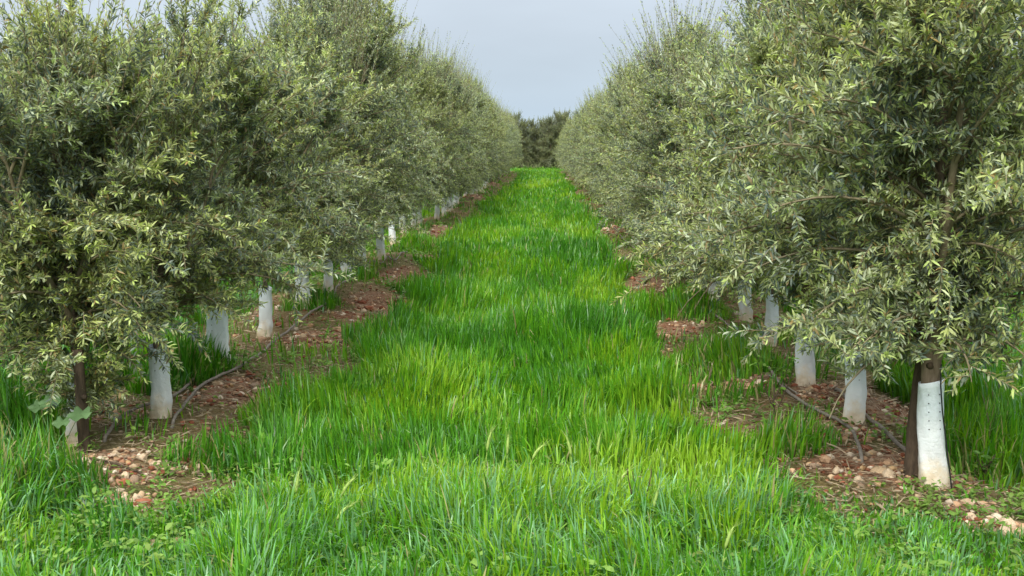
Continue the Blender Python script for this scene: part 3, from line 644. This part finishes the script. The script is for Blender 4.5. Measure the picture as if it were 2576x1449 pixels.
NB = [((2402, 1165), .075, 4, 'single round ochre stone lying right of the nearest right-hand guard'), ((2215, 1188), .10, 0, 'broad flat tan slab stone at the foot of the thick stake'), ((2235, 1200), .085, 2, 'pale flat stone directly in front of the tan slab by the stake'),
      ((850, 832), .12, 7, 'round reddish boulder half buried on the left-hand earth strip'), ((553, 1003), .05, 5, 'bright white stone on dark earth beside the near left hose'), ((607, 992), .045, 5, 'second white stone right of the bright one near the left hose'),
      ((300, 1048), .16, 7, 'long reddish stone between the nearest left-hand stake and the second guard'), ((498, 1180), .06, 2, 'pale pebble of a pair in the grass below the near left tuft'), ((516, 1183), .07, 0, 'larger tan pebble of a pair in the grass below the near left tuft'),
      ((315, 1200), .055, 2, 'pale stone below the dead branch at lower left'), ((2395, 1192), .05, 4, 'small ochre stone in front of the single round one at right'), ((2125, 1078), .07, 3, 'red-brown stone at the torn foot of the second right-hand guard'),
      ((1910, 966), .07, 5, 'flat white plastic scrap in the gap in the grass at mid right'), ((2180, 1110), .07, 7, 'pinkish stone left of the thick stake'), ((430, 1378), .13, 3, 'half buried brown stone in the grass at the bottom left'), ((2535, 1325), .085, 2, 'large pale cobble in the stone heap at the lower right edge'),  # the white plastic scrap at mid right is built from a pale stone mesh
      ((2560, 1345), .09, 0, 'tan cobble at the right end of the lower right heap'), ((2490, 1340), .08, 6, 'grey-brown cobble at the left of the lower right heap'), ((2510, 1310), .075, 5, 'cream cobble on top of the lower right heap'), ((215, 1175), .10, 2, 'flat pale stone at the foot of the left stake')]
for p, s, v, lb in NB: put_stone(*at(*p), s, v, lb, 'distinct larger stones')
cnt = 0; pts = []
while len(pts) < 260:
    bx, by, rx, ry = BARE[rr.randrange(len(BARE))]; x = rr.gauss(bx, rx * .6); y = rr.gauss(by, ry * .6)
    if y < 4.3 or y > 30: continue
    if y > 12 and rr.random() < .5: continue
    if float(bare(np.array([x]), np.array([y]))[0]) < .35: continue
    pts.append((x, y))
for i, (x, y) in enumerate(pts): put_stone(x, y, rr.choice([.022, .03, .035, .045, .06]) * (1 + .03 * max(y - 9, 0)), rr.randrange(16))
# gravel: the rest, too many to count
g = np.random.default_rng(77); n = 45000; u = g.random(n); y = 1 / (1 / 4.2 + (1 / 90 - 1 / 4.2) * u); x = g.uniform(-3.6, 3.2, n)
pr = np.clip((bare(x, y) - .30) * 2.5, 0, 1) + .22 * np.clip(soilness(x, y), 0, 1); k = g.random(n) < pr; x, y = x[k], y[k]; n = len(x)
bm = bmesh.new(); bmesh.ops.create_icosphere(bm, subdivisions=1, radius=.5); bV = np.array([v.co[:] for v in bm.verts]); bF = np.array([[v.index for v in f.verts] for f in bm.faces]); bm.free()
s = g.lognormal(math.log(.017), .45, n) * (1 + y / 18); jit = 1 + g.normal(0, .13, (n, len(bV), 1)); a_ = g.uniform(0, 6.28, n)
V = bV[None] * jit * np.stack([s, s * g.uniform(.6, 1, n), s * g.uniform(.4, .8, n)], -1)[:, None]
ca, sa = np.cos(a_)[:, None], np.sin(a_)[:, None]; V = np.stack([V[..., 0] * ca - V[..., 1] * sa, V[..., 0] * sa + V[..., 1] * ca, V[..., 2]], -1)
V += np.stack([x, y, gz(x, y) + s * .15], -1)[:, None]
pal = np.array(SC + [(.24, .09, .05), (.30, .12, .07), (.22, .08, .045), (.34, .15, .09)]); col = pal[g.integers(0, len(pal), n)] * g.uniform(.7, 1.15, (n, 1))
lo = ((np.arange(n) * len(bV))[:, None, None] + bF[None]).ravel()
me = np_mesh('gravel', V.reshape(-1, 3), lo, np.full(n * len(bF), 3), np.repeat(col[:, None], len(bV), 1).reshape(-1, 3), False, [M_stone])
tag(link('gravel', me), 'reddish clods and fine gravel covering the bare earth strips', 'gravel', kind='stuff')
# dry litter: straw and fallen leaves on the strips
n = 42000; u = g.random(n); y = 1 / (1 / 4.5 + (1 / 40 - 1 / 4.5) * u); x = g.uniform(-3.4, 3.0, n); k = g.random(n) < np.clip(strip(x, y), .02, 1) * .8; x, y = x[k], y[k]; n = len(x)
a_ = g.uniform(0, 6.28, n); D = unit(np.stack([np.cos(a_), np.sin(a_), g.uniform(-.05, .35, n)], -1)); U = unit(np.array([0, 0, 1.]) + g.normal(0, .4, (n, 3)))
col = np.array([[.42, .34, .23]]) * g.uniform(.4, 1.4, (n, 1)); P = np.stack([x, y, gz(x, y) + .012], -1)
V, l, s_, c = leaf_cards(P, D, U, g.uniform(.03, .12, n), g.uniform(.003, .011, n), col, .05)
tag(link('leaf_litter', np_mesh('leaf_litter', V, l, s_, c, False, [M_weed])), 'dry straw and fallen olive leaves lying on the earth under the trees', 'litter', kind='stuff')

# ------------------------------------------------------------------ wild barley ears standing above the grass
m, t, b = mat('barley_ear', .6, .2); b.inputs['Base Color'].default_value = (.33, .46, .12, 1); b.inputs['Subsurface Weight'].default_value = 0; M_ear = m
EARS = [((1222, 1230), .30, .35, 'ear at the centre, above the dark gap in the grass'), ((1275, 1225), .24, .1, 'upright ear right of the dark gap'), ((1330, 1240), .25, 1.1, 'ear bowed to the right, just right of centre'),
        ((1440, 1235), .27, -.4, 'ear leaning left over the yellow grass'), ((1500, 1225), .26, .2, 'tall ear over the yellow grass right of centre'), ((1545, 1310), .25, .9, 'ear bending right beside the dry brown flower stalk'),
        ((1640, 1370), .24, .35, 'slim ear right of the dry brown stalk'), ((850, 1345), .26, 1.0, 'ear bowed right, left of centre near the bottom'), ((835, 1400), .22, 1.3, 'strongly bowed ear nearest the bottom left of centre'),
        ((745, 1330), .24, .2, 'upright ear at lower left'), ((1225, 1330), .2, -.2, 'short ear below the centre gap'), ((1815, 1480), .24, .5, 'ear at the bottom edge right of centre')]
for i, (p, h, ln_, lb) in enumerate(EARS):
    x, y = at(*p); y = max(y, 3.9); e_ = empty('wild_barley', (x, y, float(gz(x, y))), 0); tag(e_, 'pale green barley ' + lb, 'grass ear', 'barley ears in the foreground')
    h *= .8; P = []; ang = 0; q = np.array([0, 0, 0.]); n = 14
    for s in range(n):
        P.append(q.copy()); ang = ln_ * (s / n) ** 2.2 * 1.3; q = q + (h + .09) / n * np.array([math.sin(ang), .1 * math.sin(i), math.cos(ang)])
    P = np.array(P); mb = MB(); mb.tube(P[:10], .0018, 5, c=(1, 1, 1)); link('stalk', mb.mesh('stalk', M_ear), e_)
    mb = MB(); mb.tube(P[8:], [.003, .0065, .0075, .0065, .0045, .001], 7)
    rnd = random.Random(i)
    for s in range(26):
        f = rnd.uniform(8.3, 12.6); j = int(f); p0 = P[j] + (P[min(j + 1, 13)] - P[j]) * (f - j); d = unit(P[min(j + 1, 13)] - P[j]); d = unit(d + np.array([rnd.gauss(0, .22), rnd.gauss(0, .22), rnd.gauss(0, .12)]))
        mb.tube([p0, p0 + d * .05], [.0012, .0003], 3, caps=False)
    link('ear', mb.mesh('ear', M_ear), e_)
# ------------------------------------------------------------------ small single plants
def plant(px, py, h, stems, leafn, ls, colr, name, label, seed, stemmat=M_stake, fork=.25, lw=.45):
    x, y = at(px, py); g = np.random.default_rng(seed); e_ = empty(name, (x, y, float(gz(x, y))), 0); tag(e_, label, 'plant')
    mb = MB(); tips = []
    main = [np.array([0, 0, 0.])]; 
    for s in range(6): main.append(main[-1] + np.array([g.normal(0, .012), g.normal(0, .012), h * .6 / 6]))
    mb.tube(main, np.linspace(.006, .004, 7), 6)
    for k in range(stems):
        b0 = main[2 + k % 4]; a_ = k * math.pi + g.normal(0, .3); P = [b0]
        for s in range(6):
            u = s / 6; P.append(P[-1] + np.array([math.cos(a_) * fork * (1 - .5 * u), math.sin(a_) * fork * .4, 1]) * (h - b0[2]) / 6 * g.uniform(.7, 1.05))
        mb.tube(P, np.linspace(.004, .0015, 7), 5); tips.append(np.array(P))
    link('stem', mb.mesh('stem', stemmat), e_)
    A = np.vstack([t_[2:] for t_ in tips] + [np.array(main[3:])]); n = leafn; P = A[g.integers(0, len(A), n)] + g.normal(0, .006, (n, 3))
    D = unit(np.column_stack([g.normal(0, 1, (n, 2)), g.uniform(-.1, .9, n)])); U = unit(np.array([0, 0, 1.]) + g.normal(0, .5, (n, 3)))
    V, l, s_, c = leaf_cards(P, D, U, g.uniform(.6, 1.2, n) * ls, g.uniform(.6, 1.1, n) * ls * lw, np.array([colr]) * g.uniform(.7, 1.3, (n, 1)))
    link('leaves', np_mesh('leaves', V, l, s_, c, False, [M_weed]), e_)
plant(1938, 1098, .50, 3, 26, .05, (.22, .42, .06), 'sapling', 'forked brown-stemmed sapling with a few lime green leaves at the right edge of the grass', 1, fork=.45)
plant(1002, 800, .30, 4, 60, .035, (.20, .30, .12), 'seedling', 'small pale leafy seedling standing at the left edge of the grass', 2, fork=.5)
plant(1595, 1330, .30, 5, 10, .02, (.35, .30, .2), 'dry_flower_stalk', 'dry brown branched flower stalk poking out of the foreground grass', 3, fork=.25)
plant(2475, 1215, .16, 4, 30, .05, (.14, .28, .06), 'broadleaf_weed', 'leafy weed clump growing right of the single ochre stone', 5, fork=.6)
plant(1790, 970, .18, 3, 8, .02, (.5, .5, .3), 'flowering_weed', 'thin weed with a tiny pale flower at the edge of the mid right grass tuft', 6, M_twig, .2)
# mallow: round scalloped leaves by the left stake
x, y = at(150, 1150); e_ = empty('mallow_plant', (x, y, float(gz(x, y))), 0); tag(e_, 'mallow plant with round pale grey-green scalloped leaves beside the slim left stake', 'plant')
for k, (dx, dz, r_) in enumerate([(-.10, .27, .05), (-.03, .30, .058), (.13, .24, .06), (.04, .20, .045)]):
    V = [(dx, -.02 * k, dz)]; n = 28
    for j in range(n): a_ = 2 * math.pi * j / n; q = r_ * (1 + .12 * math.cos(a_ * 6)) * (.4 + .6 * min(1, abs(a_ - math.pi) / .2 + .2) if abs(a_ - math.pi) < .2 else 1); V.append((dx + q * math.cos(a_), -.02 * k + q * .9 * math.sin(a_), dz + .012 * math.cos(6 * a_) + .35 * q * -math.sin(a_) * -1))
    mb = MB(); mb.add(V, [(0, 1 + j, 1 + (j + 1) % n) for j in range(n)], (.17, .30, .13)); o = link('leaf', mb.mesh('leaf', M_weed), e_)
    mb = MB(); mb.tube([(0, 0, 0), (dx * .6, -.02 * k, dz * .6), (dx, -.02 * k, dz - .002)], .002, 5, c=(.2, .3, .1)); link('petiole', mb.mesh('petiole', M_weed), e_)
